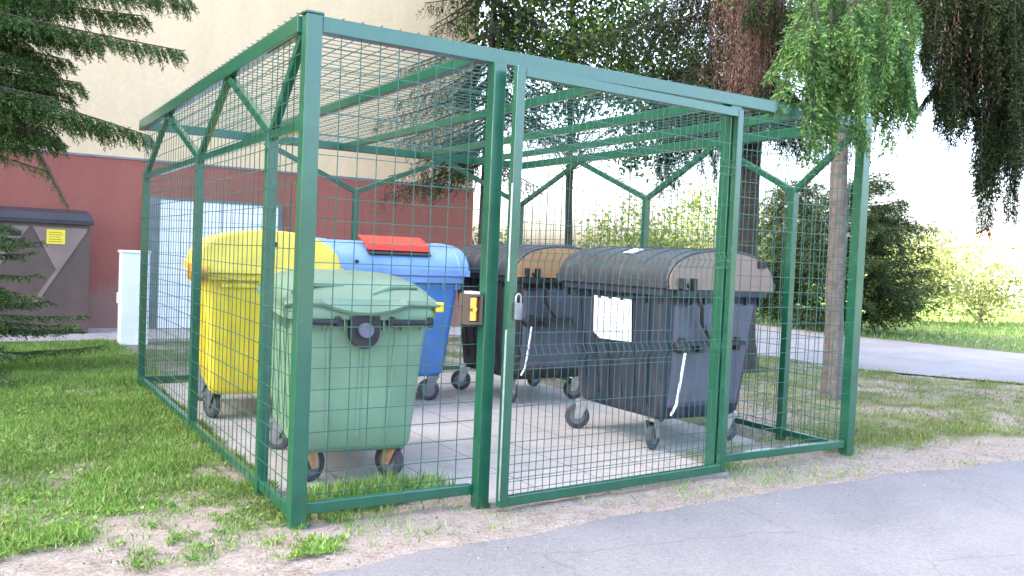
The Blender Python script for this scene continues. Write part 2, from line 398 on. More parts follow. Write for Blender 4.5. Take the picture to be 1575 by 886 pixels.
grass_patch('grass','pale dead blades mixed into the lawn left of the cage',15000,reg_left,M['grass_dry'],.04,.006)
grass_patch('grass','thin yellowish grass between the cage and the far path',36000,reg_right,M['grass_dry'],.05,.006)
grass_patch('grass','sparse grass tufts at the foot of the front mesh',2600,reg_front,M['grass'],.06,.006,.12)
grass_patch('grass','sunlit grass beyond the far path',26000,reg_far,M['grass'],.10,.02)
# broad leaved weeds in the lawn
P=[]
for k in range(2200):
    x,y=reg_left() if k%4 else reg_right()
    if grassy(x,y)>.3 and y<5.5: P.append((x,y))
L=Leaves()
for x,y in P:
    n=random.randint(4,9); a=rng.random(n)*6.28; D=np.stack([np.cos(a),np.sin(a),.35+.5*rng.random(n)],1)
    L.add(np.tile((x,y,.004),(n,1)),D,np.tile((0,0,1.),(n,1)),.016+.028*rng.random(n),.010+.013*rng.random(n))
tag(L.build('weeds',M['grass'],bend=.12),'low broad leaved weeds scattered through the lawn','weeds',kind='stuff')
# tall tuft of grass growing in front of the green bin, under the wire
L=Leaves(); 
for k in range(1500):
    x=random.gauss(.55,.22); y=.12+random.random()*.30
    if .1<x<1.02:
        D=np.array([[random.gauss(0,.35),random.gauss(0,.35),1]]); L.add([[x,y,0]],D,rnd_dirs(1),random.uniform(.05,.15),.009)
tag(L.build('grass',M['grass'],bend=.1),'fresh grass growing under the front of the green bin','grass',kind='stuff')
# leaf litter and crumbs
L=Leaves(); q=[]
for k in range(2300):
    x=random.uniform(-1.4,6.5); d=abs(random.gauss(0,.28)); e=road_edge(x)
    y=e+(d if random.random()<.65 else -d*1.5)
    if random.random()<.25: x,y=reg_right()
    q.append((x,y,.012+.006*random.random()))
q=np.array(q); n=len(q); D=rng.normal(size=(n,3)); D[:,2]*=.15; N=np.tile((0,0,1.),(n,1))+rng.normal(size=(n,3))*.25
L.add(q,D,N,.006+.018*rng.random(n)**2,.004+.009*rng.random(n)**2)
tag(L.build('leaf_litter',M['debris'],bend=.1),'dry leaf bits and crumbs along the road edge','leaf litter',kind='stuff')
b=MB()
for k in range(420):
    x=random.uniform(-1.4,6); y=road_edge(x)+random.gauss(.1,.16); s=random.uniform(.003,.010)
    if in_slab(x,y): continue
    o=len(b.v)
    pts=[Vector((random.gauss(0,1),random.gauss(0,1),random.gauss(0,1))).normalized()*s for _ in range(2)]
    ring=[(x+s*math.cos(a+.3*random.random())*random.uniform(.7,1.2),y+s*math.sin(a)*random.uniform(.7,1.2),.0) for a in [i*1.2566 for i in range(5)]]
    top=[(x+(px-x)*.6,y+(py_-y)*.6,s*.9) for px,py_,_ in ring]
    b.loft([ring,top])
tag(b.build('gravel_crumbs',solid('stone_crumb',(.22,.20,.175),.9,0,.35,40)),'small stones spilled along the road edge','stones',kind='stuff')

# ------------------------------------------------------------------ apartment building
bl = thing('apartment_building',(0,10.3,0),0,'cream apartment block with brick red plinth behind the bin cage','building')
b=MB(); b.box((-30,.02,2.62),(6.62,14,20.2)); b.build('wall',M['cream'],bl)
b=MB(); b.box((-30,0,-.3),(6.64,14,2.60)); b.build('plinth',M['plinth'],bl)
b=MB(); b.box((-30,-.012,2.595),(6.655,.05,2.625)); b.build('drip_strip',M['grey_metal'],bl)
b=MB(); b.box((-30.3,-.5,20.21),(7.1,14.5,20.5)); b.build('roof',M['cab_roof'],bl)
dr=MB(); 
dr.box((1.06,-.05,-.05),(1.99,-.003,2.02)); dr.box((2.0,-.05,-.05),(2.93,-.003,2.02))
for i in range(1,9):
    z=-.05+i*.23
    dr.box((1.09,-.056,z-.006),(1.96,-.05,z+.006)); dr.box((2.03,-.056,z-.006),(2.9,-.05,z+.006))
dr.box((1.93,-.085,.98),(1.96,-.056,1.12)); dr.box((2.03,-.085,.98),(2.06,-.056,1.12))
d=dr.build('metal_door',M['white'],bl,bevel=.003); d['label']='white metal double door'
b=MB(); b.box((.82,-.07,-.1),(1.055,-.003,2.06)); b.box((2.935,-.07,-.1),(2.98,-.003,2.06)); b.box((1.06,-.07,2.025),(2.93,-.003,2.06)); b.build('door_frame',M['grey_metal'],d)

# brown utility cabinet
cb = thing('utility_cabinet',(-.72,9.72,0),0,'brown steel utility cabinet with pitched lid and yellow sticker by the wall','cabinet')
b=MB(); b.box((-.72,-.22,.03),(.74,.3,1.58)); b.build('housing',M['cab'],cb,bevel=.008)
b=MB(); b.add([(-.75,-.26,1.60),(.78,-.26,1.60),(.78,.35,1.60),(-.75,.35,1.60),(-.71,-.22,1.70),(.74,-.22,1.70),(.74,.3,1.77),(-.71,.3,1.77)],[(3,2,1,0),(4,5,6,7),(0,1,5,4),(1,2,6,5),(2,3,7,6),(3,0,4,7)])
b.box((-.75,-.26,1.55),(.78,-.245,1.598)); b.build('lid',M['cab_roof'],cb,bevel=.006)
def prism(pts,y0,y1):
    q=MB(); n=len(pts); q.v=[(x,y0,z) for x,z in pts]+[(x,y1,z) for x,z in pts]
    q.f=[tuple(range(n)),tuple(reversed(range(n,2*n)))]+[((i+1)%n,i,n+i,n+(i+1)%n) for i in range(n)]; return q
prism([(.70,1.5),(.06,1.5),(.34,.92)],-.2335,-.221).build('embossed_panel',M['cab_light'],cb)
prism([(-.66,1.5),(-.02,1.5),(-.42,.86),(-.66,.92)],-.2335,-.221).build('embossed_panel',M['cab_light'],cb)
prism([(.70,1.47),(.66,1.47),(.02,.44),(.09,.44)],-.236,-.222).build('embossed_strip',M['cab_light'],cb)
prism([(.02,1.5),(.06,1.5),(.34,.95),(.32,.90)],-.236,-.222).build('embossed_strip',M['cab_light'],cb)
st=MB().box((.19,-.242,1.27),(.42,-.2345,1.47)).build('sticker',M['sticker'],cb)
q=MB()
for i in range(5): q.box((.215,-.2445,1.30+i*.032),(.395-(i%3)*.02,-.2422,1.306+i*.032))
q.build('print',M['ink'],st)
MB().box((-.26,-.26,1.37),(-.12,-.225,1.44)).build('lock',M['dark'],cb,bevel=.004)
wb = thing('meter_box',(.42,8.2,0),0,'narrow white meter box standing at the grass edge by the wall','meter box')
MB().box((-.17,-.14,.0),(.17,.14,1.2)).build('housing',M['white'],wb,bevel=.01)
MB().box((-.185,-.155,1.2),(.185,.155,1.235)).build('cap',M['white'],wb,bevel=.006)
MB().box((-.205,-.06,.54),(-.17,.02,.68)).build('handle',M['white'],wb,bevel=.006)

# ------------------------------------------------------------------ the cage
W,D,H,h = 4.2,4.72,2.5,2.02
cg = thing('bin_cage',(0,0,0),0,'green steel frame cage with wire mesh walls and gate around the bins','cage')
G_=M['green']
def post(x,y,z1,w=.08,z0=-.03): return MB().box((x-w/2,y-w/2,z0),(x+w/2,y+w/2,z1)).build('post',G_,cg,bevel=.005)
for x,y in ((0,0),(W,0)):
    post(x,y,H+.004)
    MB().box((x-.043,y-.043,H+.005),(x+.043,y+.043,H+.014)).build('post_cap',G_,cg)
post(1.018,-.05,H-.082,.075,-.04); post(2.84,0,H-.082,.09)
ya,yb = .62,2.42
for x in (0,W):
    for y in (ya,yb,D): post(x,y,h,.06)
post(W/2,D,h,.06)
# roof frame
def rail(a,b_,w=.06,hh=.08,name='rail',dz=0): return MB().bar(a,b_,w,hh).build(name,G_,cg,bevel=.004)
zr=H-.04
rail((.042,0,zr),(W-.042,0,zr),.07,.078)
rail((-.03,.042,zr),(-.03,D+.12,zr),.06,.08); rail((W,.042,zr),(W,D+.12,zr),.06,.08)
rail((.002,D+.03,zr),(W-.032,D+.03,zr),.06,.08)
for x in (.95,1.93,2.85,3.55): rail((x,.037,zr-.005),(x,D-.002,zr-.005),.045,.06,'roof_beam')
# level rail along the left wall
for y0,y1 in ((.042,ya-.032),(ya+.032,yb-.032),(yb+.032,D-.032)): rail((0,y0,h-.04),(0,y1,h-.04),.04,.045)
# V braces from each wall post up to the roof frame
def brace(p,q): MB().bar(p,q,.04,.05).build('brace',G_,cg,bevel=.004)
zt=H-.082
for x in (0,W):
    xx = x-.02 if x==0 else x
    mids=[(ya+yb)/2,(yb+D)/2]
    brace((x,ya+.02,h-.02),(xx,mids[0]-.03,zt)); brace((x,yb-.02,h-.02),(xx,mids[0]+.03,zt))
    brace((x,yb+.02,h-.02),(xx,mids[1]-.03,zt)); brace((x,D-.02,h-.02),(xx,mids[1]+.03,zt))
    brace((x,ya-.02,h-.02),(xx,.06,zt))
for x0,x1 in ((.02,1.05),(W/2-.02,1.11),(W/2+.02,3.12),(W-.02,3.18)):
    brace((x0,D,h-.02),(x1,D+.01,zt))
# bottom rails
zb=.085
for a,c in (((.042,0,zb),(.980,-.01,zb)),((2.887,0,zb),(W-.042,0,zb))): rail(a,c,.045,.055,'bottom_rail')
for x in (0,W):
    for y0,y1 in ((.042,ya-.032),(ya+.032,yb-.032),(yb+.032,D-.032)): rail((x,y0,zb-.03),(x,y1,zb-.03),.04,.045,'bottom_rail')
for x0,x1 in ((.032,W/2-.032),(W/2+.032,W-.032)): rail((x0,D,zb-.03),(x1,D,zb-.03),.04,.045,'bottom_rail')
# mesh panels: (origin, axis u, length, z range, spacing, offset axis)
def meshpanel(o,u,n_,length,z0,z1,su,sz,parent,wr=.004,vfolds=(),jit=.004):
    b=MB(); o=Vector(o); u=Vector(u); n_=Vector(n_)
    nu=int(round(length/su)); su=length/nu
    def off(z): 
        for zf in vfolds:
            if abs(z-zf)<.05: return .028*(1-abs(z-zf)/.05)
        return 0
    for i in range(1,nu):
        p=o+u*(i*su+random.uniform(-jit,jit))
        zs=[z0]+sorted([zf+k for zf in vfolds for k in (-.05,0,.05)])+[z1]
        zs=[z for z in zs if z0<=z<=z1]
        for za,zc in zip(zs,zs[1:]):
            b.bar(p+Vector((0,0,za))+n_*off(za),p+Vector((0,0,zc))+n_*off(zc),wr)
    zz=[]; z=z0+sz*.5
    while z<z1: zz.append(z); z+=sz
    for zf in vfolds: zz+=[zf-.05,zf,zf+.05]
    for z in zz:
        q=z+random.uniform(-jit,jit)
        segs=max(1,int(length/.5)); pts=[]
        for k in range(segs+1): pts.append(o+u*(length*k/segs)+Vector((0,0,q+random.uniform(-.003,.003)))+n_*(off(z)+wr))
        for a,c in zip(pts,pts[1:]): b.bar(a,c,wr)
    return b.build('mesh_panel',M['wire'],parent)
meshpanel((.04,-.012,0),(1,0,0),(0,-1,0),.945,.10,H-.07,.1,.105,cg)
meshpanel((2.885,-.012,0),(1,0,0),(0,-1,0),W-.04-2.885,.10,H-.07,.1,.105,cg)
for x,s in ((-.018,-1),(W+.018,1)):
    for y0,y1 in ((.04,ya),(ya,yb),(yb,D)):
        meshpanel((x+s*.018,y0,0),(0,1,0),(s,0,0),y1-y0,.06,H-.045,.1,.105,cg)
for x0,x1 in ((.03,W/2),(W/2,W-.03)): meshpanel((x0,D+.036,0),(1,0,0),(0,1,0),x1-x0,.06,h+.0,.1,.105,cg,.0035)
# roof mesh
b=MB()
nX=int(W/.1); nY=int(D/.1)
for i in range(nX+1): b.bar((-.05+i*(W+.08)/nX,-.02,H+.009),(-.05+i*(W+.08)/nX,D+.12,H+.009),.004)
for j in range(nY+1): b.bar((-.075,.02+j*D/nY,H+.004),(W+.05,.02+j*D/nY,H+.004),.004)
b.build('roof_mesh',M['wire'],cg)
# gate, a leaf standing just proud of the front plane
gt=bpy.data.objects.new('gate',None); COL.objects.link(gt); gt.parent=cg; gt.location=(1.052,-.185,-.015); gt.rotation_euler=(0,0,R(3.4))
gl=1.80; g0,g1=.035,2.405
MB().box((0,-.022,g0),(.055,.022,g1)).build('stile',G_,gt,bevel=.005)
MB().box((gl-.05,-.022,g0),(gl,.022,g1)).build('stile',G_,gt,bevel=.005)
MB().box((.056,-.021,g0),(gl-.051,.021,g0+.055)).build('bottom_rail',G_,gt,bevel=.004)
MB().box((.056,-.021,g1-.055),(gl-.051,.021,g1)).build('top_rail',G_,gt,bevel=.004)
meshpanel((.05,0,0),(1,0,0),(0,-1,0),gl-.1,.08,g1-.05,.05,.2,gt,.0032,(.86,1.42,2.02),.002)
b=MB()
for i in range(5): b.bar((.055,.004,.115+i*.048),(gl-.05,.004,.115+i*.048),.003)
b.build('mesh_panel',M['wire'],gt)
MB().box((.0,-.034,1.02),(.03,-.0225,1.24)).build('latch_plate',G_,gt,bevel=.003)
lk=MB(); lk.tube([(.052,-.04,1.055+.075*0),(.052,-.04,1.145)],.026,12); lk.build('padlock',M['grey_metal'],gt,smooth=40,bevel=.004)
sh=MB(); sh.tube([(.036,-.04,1.146),(.036,-.04,1.175),(.043,-.04,1.190),(.052,-.04,1.194),(.061,-.04,1.190),(.068,-.04,1.175),(.068,-.04,1.146)],.0045,8); sh.build('shackle',M['zinc'],gt,smooth=40)
MB().tube([(-.012,-.03,.08),(-.012,-.03,1.0)],.005,8).build('gap_light_rod',M['zinc'],gt,smooth=40)  # no real bolt: pale rod added to draw the light line in the gap
MB().tube([(-.012,-.03,1.26),(-.012,-.03,1.78)],.005,8).build('gap_light_rod',M['zinc'],gt,smooth=40)  # upper length of the same added rod for the bright gap
for z in (.3,1.3,2.2):
    MB().tube([(gl+.012,.01,z-.05),(gl+.012,.01,z+.05)],.014,10).build('hinge',G_,gt,smooth=40)
# lock case beside the gate post: dark housing with a brass face plate
lc=bpy.data.objects.new('lock_case',None); COL.objects.link(lc); lc.parent=cg; lc.location=(.882,-.02,1.00); lc.scale=(1.18,1,1.1)
b=MB(); b.box((0,-.055,0),(.012,.05,.15)); b.box((.066,-.055,0),(.078,.05,.15)); b.box((.0125,-.055,.001),(.0655,.05,.012)); b.box((.0125,-.055,.138),(.0655,.05,.149)); b.box((.0125,.035,.0125),(.0655,.049,.1375))
b.build('housing',M['cab'],lc)
MB().box((.015,-.03,.015),(.063,-.02,.135)).build('face_plate',M['brass'],lc,bevel=.003)
MB().tube([(.039,-.05,.075),(.039,-.031,.075)],.012,12).build('knob',M['brass'],lc,smooth=40)
MB().box((.02,-.05,.1505),(.062,.04,.162)).build('cap_strip',M['white'],lc)

# ------------------------------------------------------------------ bins
def rrect(w,l,r,z,n=5):
    pts=[]
    for cx,cy,a0 in ((w/2-r,l/2-r,0),(-w/2+r,l/2-r,90),(-w/2+r,-l/2+r,180),(w/2-r,-l/2+r,270)):
        for k in range(n+1):
            a=R(a0+90*k/n); pts.append((cx+r*math.cos(a),cy+r*math.sin(a),z))
    return pts
def caster(parent,x,y,ang,mat_fork,rw=.1):
    e=MB(); c,s=math.cos(ang),math.sin(ang)
    def T(px,py,pz): return (x+px*c-py*s,y+px*s+py*c,pz)
    wl=bpy.data.objects.new('wheel',None); COL.objects.link(wl); wl.parent=parent
    t=MB(); n=20; rings=[]
    for yy,rr in ((-.024,rw*.62),(-.024,rw*.88),(-.016,rw),(.016,rw),(.024,rw*.88),(.024,rw*.62)):
        rings.append([T(.045+rr*math.cos(2*math.pi*k/n),yy,rw+rr*math.sin(2*math.pi*k/n)) for k in range(n)])
    t.loft(rings,False,False); t.build('tyre',M['rubber'],wl,smooth=40)
    t=MB(); rings=[]
    for yy,rr in ((-.02,.0001),(-.02,rw*.63),(.02,rw*.63),(.02,.0001)):
        rings.append([T(.045+rr*math.cos(2*math.pi*k/n),yy,rw+rr*math.sin(2*math.pi*k/n)) for k in range(n)])
    t.loft(rings,False,False); t.build('rim',M['grey_metal'],wl,smooth=40)
    f=MB()
    for sd in (-1,1):
        yy=sd*.036
        f.add([T(-.05,yy-.004,rw*2+.03),T(.06,yy-.004,rw*2+.03),T(.07,yy-.004,rw*.85),T(.02,yy-.004,rw*.85),
               T(-.05,yy+.004,rw*2+.03),T(.06,yy+.004,rw*2+.03),T(.07,yy+.004,rw*.85),T(.02,yy+.004,rw*.85)],
              [(0,1,2,3),(7,6,5,4),(0,4,5,1),(1,5,6,2),(2,6,7,3),(3,7,4,0)])
    f.add([T(-.05,-.041,rw*2+.028),T(.06,-.041,rw*2+.028),T(.06,.041,rw*2+.028),T(-.05,.041,rw*2+.028),T(-.05,-.041,rw*2+.036),T(.06,-.041,rw*2+.036),T(.06,.041,rw*2+.036),T(-.05,.041,rw*2+.036)],
          [(3,2,1,0),(4,5,6,7),(0,1,5,4),(1,2,6,5),(2,3,7,6),(3,0,4,7)])
    f.build('fork',mat_fork,wl)
def bin_body(root,mat,wt,lt,wb_,lb,z0,z1,ribs_end=5,ribs_side=6,rim_mat=None,endmat=None):
    b=MB()
    def at(z):
        t=(z-z0)/(z1-z0); return wb_+(wt-wb_)*t, lb+(lt-lb)*t
    rg=[]
    for z,k in ((z0,.93),(z0+.012,.965),(z0+.045,1)):
        w,l=at(z); rg.append(rrect(w*k,l*k,.07,z))
    for z in (z0+.2,(z0+z1)/2,z1-.06,z1):
        w,l=at(z); rg.append(rrect(w,l,.07,z))
    b.loft(rg)
    # moulded vertical ribs
    za,zc=z0+.10,z1-.10
    (wa,la),(wc,lc)=at(za),at(zc)
    for i in range(ribs_end):
        t=(i+.5)/ribs_end-.5
        for sd in (-1,1):
            b.bar((t*(wa-.18),sd*(la/2-.002),za),(t*(wc-.18),sd*(lc/2-.002),zc),.018,.016,(1,0,0))
    for i in range(ribs_side):
        t=(i+.5)/ribs_side-.5
        for sd in (-1,1):
            b.bar((sd*(wa/2-.002),t*(la-.18),za),(sd*(wc/2-.002),t*(lc-.18),zc),.016,.018,(1,0,0))
    body=b.build('body',mat,root,smooth=35)
    b=MB(); w,l=wt,lt
    b.loft([rrect(w+.005,l+.005,.07,z1-.055),rrect(w+.075,l+.075,.08,z1-.05),rrect(w+.085,l+.085,.08,z1-.006),rrect(w+.06,l+.06,.07,z1+.02),rrect(w-.1,l-.1,.05,z1+.018)])
    for sd in (-1,1):                     # small gusset plates under the rim
        for i in range(9):
            t=(i/8-.5)*l*.9; b.box((sd*(w/2+.018)-.016,t-.004,z1-.11),(sd*(w/2+.018)+.016,t+.004,z1-.05))
        for i in range(7):
            t=(i/6-.5)*w*.85; b.box((t-.004,sd*(l/2+.018)-.016,z1-.11),(t+.004,sd*(l/2+.018)+.016,z1-.05))
    b.build('rim',rim_mat or mat,root,smooth=35)
    return body
def dome_profile(a,bz,z0,y,n=26,e=2.35):
    pts=[]
    for k in range(n+1):
        t=math.pi*k/n; c,s=math.cos(t),math.sin(t)
        pts.append((a*math.copysign(abs(c)**(2/e),c),y,z0+bz*abs(s)**(2/e)))
    return pts
def dome_lid(root,mat,endmat,w,l,z0,bz,ribs=9):
    b=MB(); a=w/2
    # shell: outer and inner skins with an edge between
    out=[dome_profile(a,bz,z0,y) for y in (-l/2,-l/2+.02)]
    rings=[]
    for y,k in ((-l/2,-.03),(-l/2,0),(-l/2+.012,.006)): rings.append(dome_profile(a+k,bz+k,z0,y))
    for i in range(ribs):
        y=-l/2+.09+(l-.18)*i/(ribs-1)
        for dy,k in ((-.022,.004),(-.014,.013),(.014,.013),(.022,.004)): rings.append(dome_profile(a+k*.6,bz+k,z0,y+dy))
    for y,k in ((l/2-.012,.006),(l/2,0),(l/2,-.03)): rings.append(dome_profile(a+k,bz+k,z0,y))
    b.loft(rings,True,True)
    # lower edge lip along the long sides
    for sd in (-1,1): b.box((sd*a-.02 if sd>0 else sd*a-.025,-l/2,z0-.03),(sd*a+.025 if sd>0 else sd*a+.02,l/2,z0+.025))
    lid=b.build('lid',mat,root,smooth=30)
    for sd in (-1,1):
        e=MB(); y0=sd*(l/2-.004); y1=sd*(l/2+.010); k=-.012
        r0=dome_profile(a+k,bz+k,z0-.005,y0); r1=dome_profile(a+k,bz+k,z0-.005,y1)
        e.loft([r0,r1] if sd<0 else [r1,r0]); 
        e.box((-a+.02,min(y0,y1)-.01,z0-.035),(a-.02,max(y0,y1)+.012,z0-.006))
        e.build('end_panel',endmat,lid,smooth=30)
    return lid
def wheels(root,wx,ly,angs,mats):
    for (sx,sy),a,m in zip(((-1,-1),(1,-1),(-1,1),(1,1)),angs,mats): caster(root,sx*wx,sy*ly,a,m)

def black_bin(loc,rz,label,endmat,bodymat,details):
    r=thing('waste_container',loc,rz,label,'waste container','large wheeled waste containers in the cage')
    b=bin_body(r,bodymat,.97,1.22,.80,1.02,.23,1.19,0,6)
    lid=dome_lid(r,M['lid_black'],endmat,1.06,1.32,1.225,.255,6)
    # grey moulded end wall with a recess line
    e=MB(); 
    for z0_,z1_,w0,w1,ly0,ly1 in ((.36,1.06,.62,.74,.5165,.5935),):
        for sd in (-1,):
            e.add([(-w0/2,sd*(ly0+.022),z0_),(w0/2,sd*(ly0+.022),z0_),(w1/2,sd*(ly1+.022),z1_),(-w1/2,sd*(ly1+.022),z1_),
                   (-w0/2-.05,sd*(ly0-.005),z0_-.05),(w0/2+.05,sd*(ly0-.005),z0_-.05),(w1/2+.05,sd*(ly1-.005),z1_+.05),(-w1/2-.05,sd*(ly1-.005),z1_+.05)],
                  [(0,1,2,3),(4,5,1,0),(5,6,2,1),(6,7,3,2),(7,4,0,3)])
    e.build('end_wall',M['bin_grey'],r)
    # lifting bar and trunnion, lid arm, pedal rod on the end wall
    t=MB(); t.bar((-.34,-.63,.80),(.28,-.63,.80),.05,.03); t.box((-.33,-.625,.745),(-.30,-.575,.84)); t.box((.22,-.625,.745),(.25,-.575,.84))
    t.tube([(-.33,-.57,.775),(-.33,-.66,.775)],.045,14); t.tube([(-.16,-.57,.77),(-.16,-.66,.77)],.035,14)
    t.build('lifting_bar',M['dark'],r,smooth=35)
    MB().tube([(-.36,-.675,1.22),(-.27,-.685,1.17),(-.21,-.68,1.06),(-.19,-.665,.96),(-.12,-.65,.88),(-.06,-.645,.82)],.016,8).build('lid_arm',M['dark'],r,smooth=50)
    t=MB(); t.box((-.46,-.70,1.13),(-.28,-.645,1.185)); t.box((-.44,-.71,1.19),(-.40,-.66,1.27)); t.box((-.33,-.71,1.19),(-.29,-.66,1.27)); t.build('hinge',M['dark'],r,bevel=.005)
    MB().tube([(-.335,-.665,.74),(-.345,-.645,.55),(-.36,-.625,.36),(-.40,-.62,.29)],.0095,8).build('pedal_rod',M['rod'],r,smooth=50)
    MB().box((.34,-.69,1.36),(.42,-.655,1.42)).build('lid_stop',M['dark'],r,bevel=.006)
    wheels(r,.40,.42,[.5,2.4,2.6,.3],[M['zinc'],M['zinc'],M['zinc'],M['zinc']])
    if details:
        # paper notice on the long side facing the gate
        p=MB(); zt_,zb_=1.095,.765
        def sx(z): return -(.80+(.97-.80)*(z-.23)/.96)/2-.012
        y0,y1=.22,-.235
        p.add([(sx(zt_),y0,zt_),(sx(zt_),y1,zt_-.005),(sx(zb_),y1+.015,zb_+.01),(sx(zb_),y0-.06,zb_-.002),(sx(zb_+.06),y0+.02,zb_+.045)],[(0,4,3,2,1)])
        p.v+=[(x-.003,y,z) for x,y,z in p.v]; p.f.append((5,6,7,8,9)); p.f+=[(i,(i+1)%5,5+(i+1)%5,5+i) for i in range(5)]
        pp=p.build('paper_notice',M['white'],r); pp['label']='white paper notice stuck on the side'
        q=MB()
        for i in range(7):
            z=1.04-i*.034; q.bar((sx(z)-.0038,.17,z),(sx(z)-.0038,-.17+.06*((i*7)%3),z),.004,.008,(1,0,0))
        q.build('print',M['paper_ink'],pp)
        # little white label on the lid
        pr_=dome_profile(.53+.012,.255+.016,1.225,0)
        q=MB(); k=17
        q.v=[(pr_[k][0],-.10,pr_[k][2]+.003),(pr_[k+2][0],-.10,pr_[k+2][2]+.003),(pr_[k+2][0],.02,pr_[k+2][2]+.003),(pr_[k][0],.02,pr_[k][2]+.003)]
        q.v+=[(x,y,z-.006) for x,y,z in q.v]; q.f=[(0,1,2,3),(7,6,5,4),(0,4,5,1),(1,5,6,2),(2,6,7,3),(3,7,4,0)]
        q.build('lid_label',M['white'],lid)
    return r
b1=black_bin((3.25,1.07,.004),0,'black dome lidded waste container with white paper notice, nearest the gate hinge',M['panel_brown'],M['bin_black'],True)
b2=black_bin((3.27,3.10,.004),0,'darker black waste container with orange tan lid end, behind the one with paper',M['panel_tan'],M['bin_black2'],False)

# blue container, long side to the camera, with red slot
bb=thing('waste_container',(1.84,3.42,.004),R(90),'blue paper container with red slotted flap on its lid','waste container','large wheeled waste containers in the cage')
bin_body(bb,M['bin_blue'],.96,1.25,.80,1.06,.23,1.15,4,0,M['lid_blue'])
lid=dome_lid(bb,M['lid_blue'],M['lid_blue'],1.04,1.36,1.195,.255,2)
fl=MB(); 
for z in (0,): 
    fl.add([(-.47,-.30,1.375),(-.47,.30,1.375),(-.30,.31,1.475),(-.30,-.31,1.475),(-.45,-.30,1.425),(-.45,.30,1.425),(-.22,.31,1.505),(-.22,-.31,1.505)],
           [(0,1,2,3),(7,6,5,4),(1,0,4,5),(2,1,5,6),(3,2,6,7),(0,3,7,4)])
fl.v=[(-x if False else x,y,z) for x,y,z in fl.v]
# local -X faces the camera after the quarter turn? the local +X points to +Y, so -X is the front
fo=fl.build('slot_flap',M['red'],lid,bevel=.012)
MB().add([(-.497,-.30,1.345),(-.497,.30,1.345),(-.44,.30,1.385),(-.44,-.30,1.385),(-.49,-.30,1.335),(-.49,.30,1.335),(-.43,.30,1.375),(-.43,-.30,1.375)],[(3,2,1,0),(4,5,6,7),(0,1,5,4),(1,2,6,5),(2,3,7,6),(3,0,4,7)]).build('slot',M['dark'],lid)
MB().tube([(-.50,.42,1.27),(-.53,.42,1.27)],.016,12).build('lid_rivet',M['dark'],lid,smooth=40)
wheels(bb,.36,.44,[1.2,2.2,2.5,1.8],[M['grey_metal']]*4)

# yellow container, short end to the front left
yb_=thing('waste_container',(.66,3.16,.004),R(-8),'yellow plastics container with dome lid, behind the green bin','waste container','large wheeled waste containers in the cage')
bin_body(yb_,M['bin_yellow'],.96,1.16,.82,1.0,.20,1.15,5,6)
lid=dome_lid(yb_,M['lid_yellow'],M['lid_yellow'],1.08,1.28,1.19,.29,5)
MB().tube([(.02,-.64,1.385),(.02,-.665,1.385)],.022,14).build('lid_rivet',M['dark'],lid,smooth=40)
t=MB(); t.box((-.60,-.645,1.10),(-.47,-.54,1.22)); t.tube([(-.58,-.66,1.16),(-.46,-.66,1.16)],.05,14); t.build('hinge',solid('amber_plastic',(.50,.26,.02),.4),yb_,smooth=35,bevel=.004)
# raised plate in the paler lid yellow on the end wall
def yw(z): return -(1.0+(1.16-1.0)*(z-.20)/.95)/2-.014
s_=MB(); pts=[(-.10,1.12),(.44,1.12),(.43,.60),(.30,.62)]
s_.v=[(x,yw(z),z) for x,z in pts]+[(x,yw(z)+.03,z) for x,z in pts]; s_.f=[(3,2,1,0),(4,5,6,7)]+[(i,(i+1)%4,4+(i+1)%4,4+i) for i in range(4)]
s_.build('pale_end_plate',M['lid_yellow'],yb_)
MB().box((-.36,yw(1.06)-.012,1.04),(-.02,yw(1.06)+.02,1.075)).build('grip',M['bin_yellow'],yb_,bevel=.006)
wheels(yb_,.36,.40,[2.0,.8,2.5,1.0],[M['grey_metal']]*4)

# green container in the near corner, short end to the front
gb=thing('waste_container',(.625,1.13,.0),R(-9),'green waste container with low lid in the near front corner','waste container','large wheeled waste containers in the cage')
bin_body(gb,M['bin_green'],.80,1.24,.68,1.06,.19,1.03,3,6,M['bin_green'])
lw,ll=.90,1.34; rings=[]
for y,hz in ((-ll/2,.012),(-ll/2+.015,.035),(-ll/2+.10,.075),(-ll/2+.20,.10),(-ll/2+.24,.125),(-ll/2+.45,.165),(0,.18),(.3,.175),(ll/2-.03,.13),(ll/2,.09)):
    pr_=dome_profile(lw/2-(.0 if abs(y)<ll/2-.01 else .01),hz,1.062,y,22,3.4); rings.append(pr_)
b=MB(); b.loft(rings); b.box((-lw/2-.008,-ll/2+.02,1.050),(lw/2+.008,ll/2-.01,1.075))
lid=b.build('lid',M['lid_green'],gb,smooth=28)
b=MB()                                    # drooping grip lip in the middle of the lid's front edge
for i in range(12):
    t0=-.24+.48*i/12; t1=-.24+.48*(i+1)/12
    f=lambda t:-.05*(1-(t/.24)**2)
    b.add([(t0,-ll/2-.035,1.075+f(t0)),(t1,-ll/2-.035,1.075+f(t1)),(t1,-ll/2+.02,1.10),(t0,-ll/2+.02,1.10),(t0,-ll/2-.030,1.060+f(t0)),(t1,-ll/2-.030,1.060+f(t1)),(t1,-ll/2+.02,1.07),(t0,-ll/2+.02,1.07)],
          [(0,1,2,3),(7,6,5,4),(0,4,5,1),(2,6,7,3)]+([(0,3,7,4)] if i==0 else [])+([(1,5,6,2)] if i==11 else []))
b.build('grip_lip',M['lid_green'],lid,smooth=40)
b=MB()                                    # two moulded ridges swept over the lid
for x0,x1 in ((.05,.40),(-.40,-.10)):
    b.tube([(x0,-.60,1.125),(x0*.6+x1*.4,-.50,1.165),(x1*.9,-.46,1.165)],[.012,.02,.012],8)
b.build('lid_ridge',M['bin_green'],lid,smooth=50)
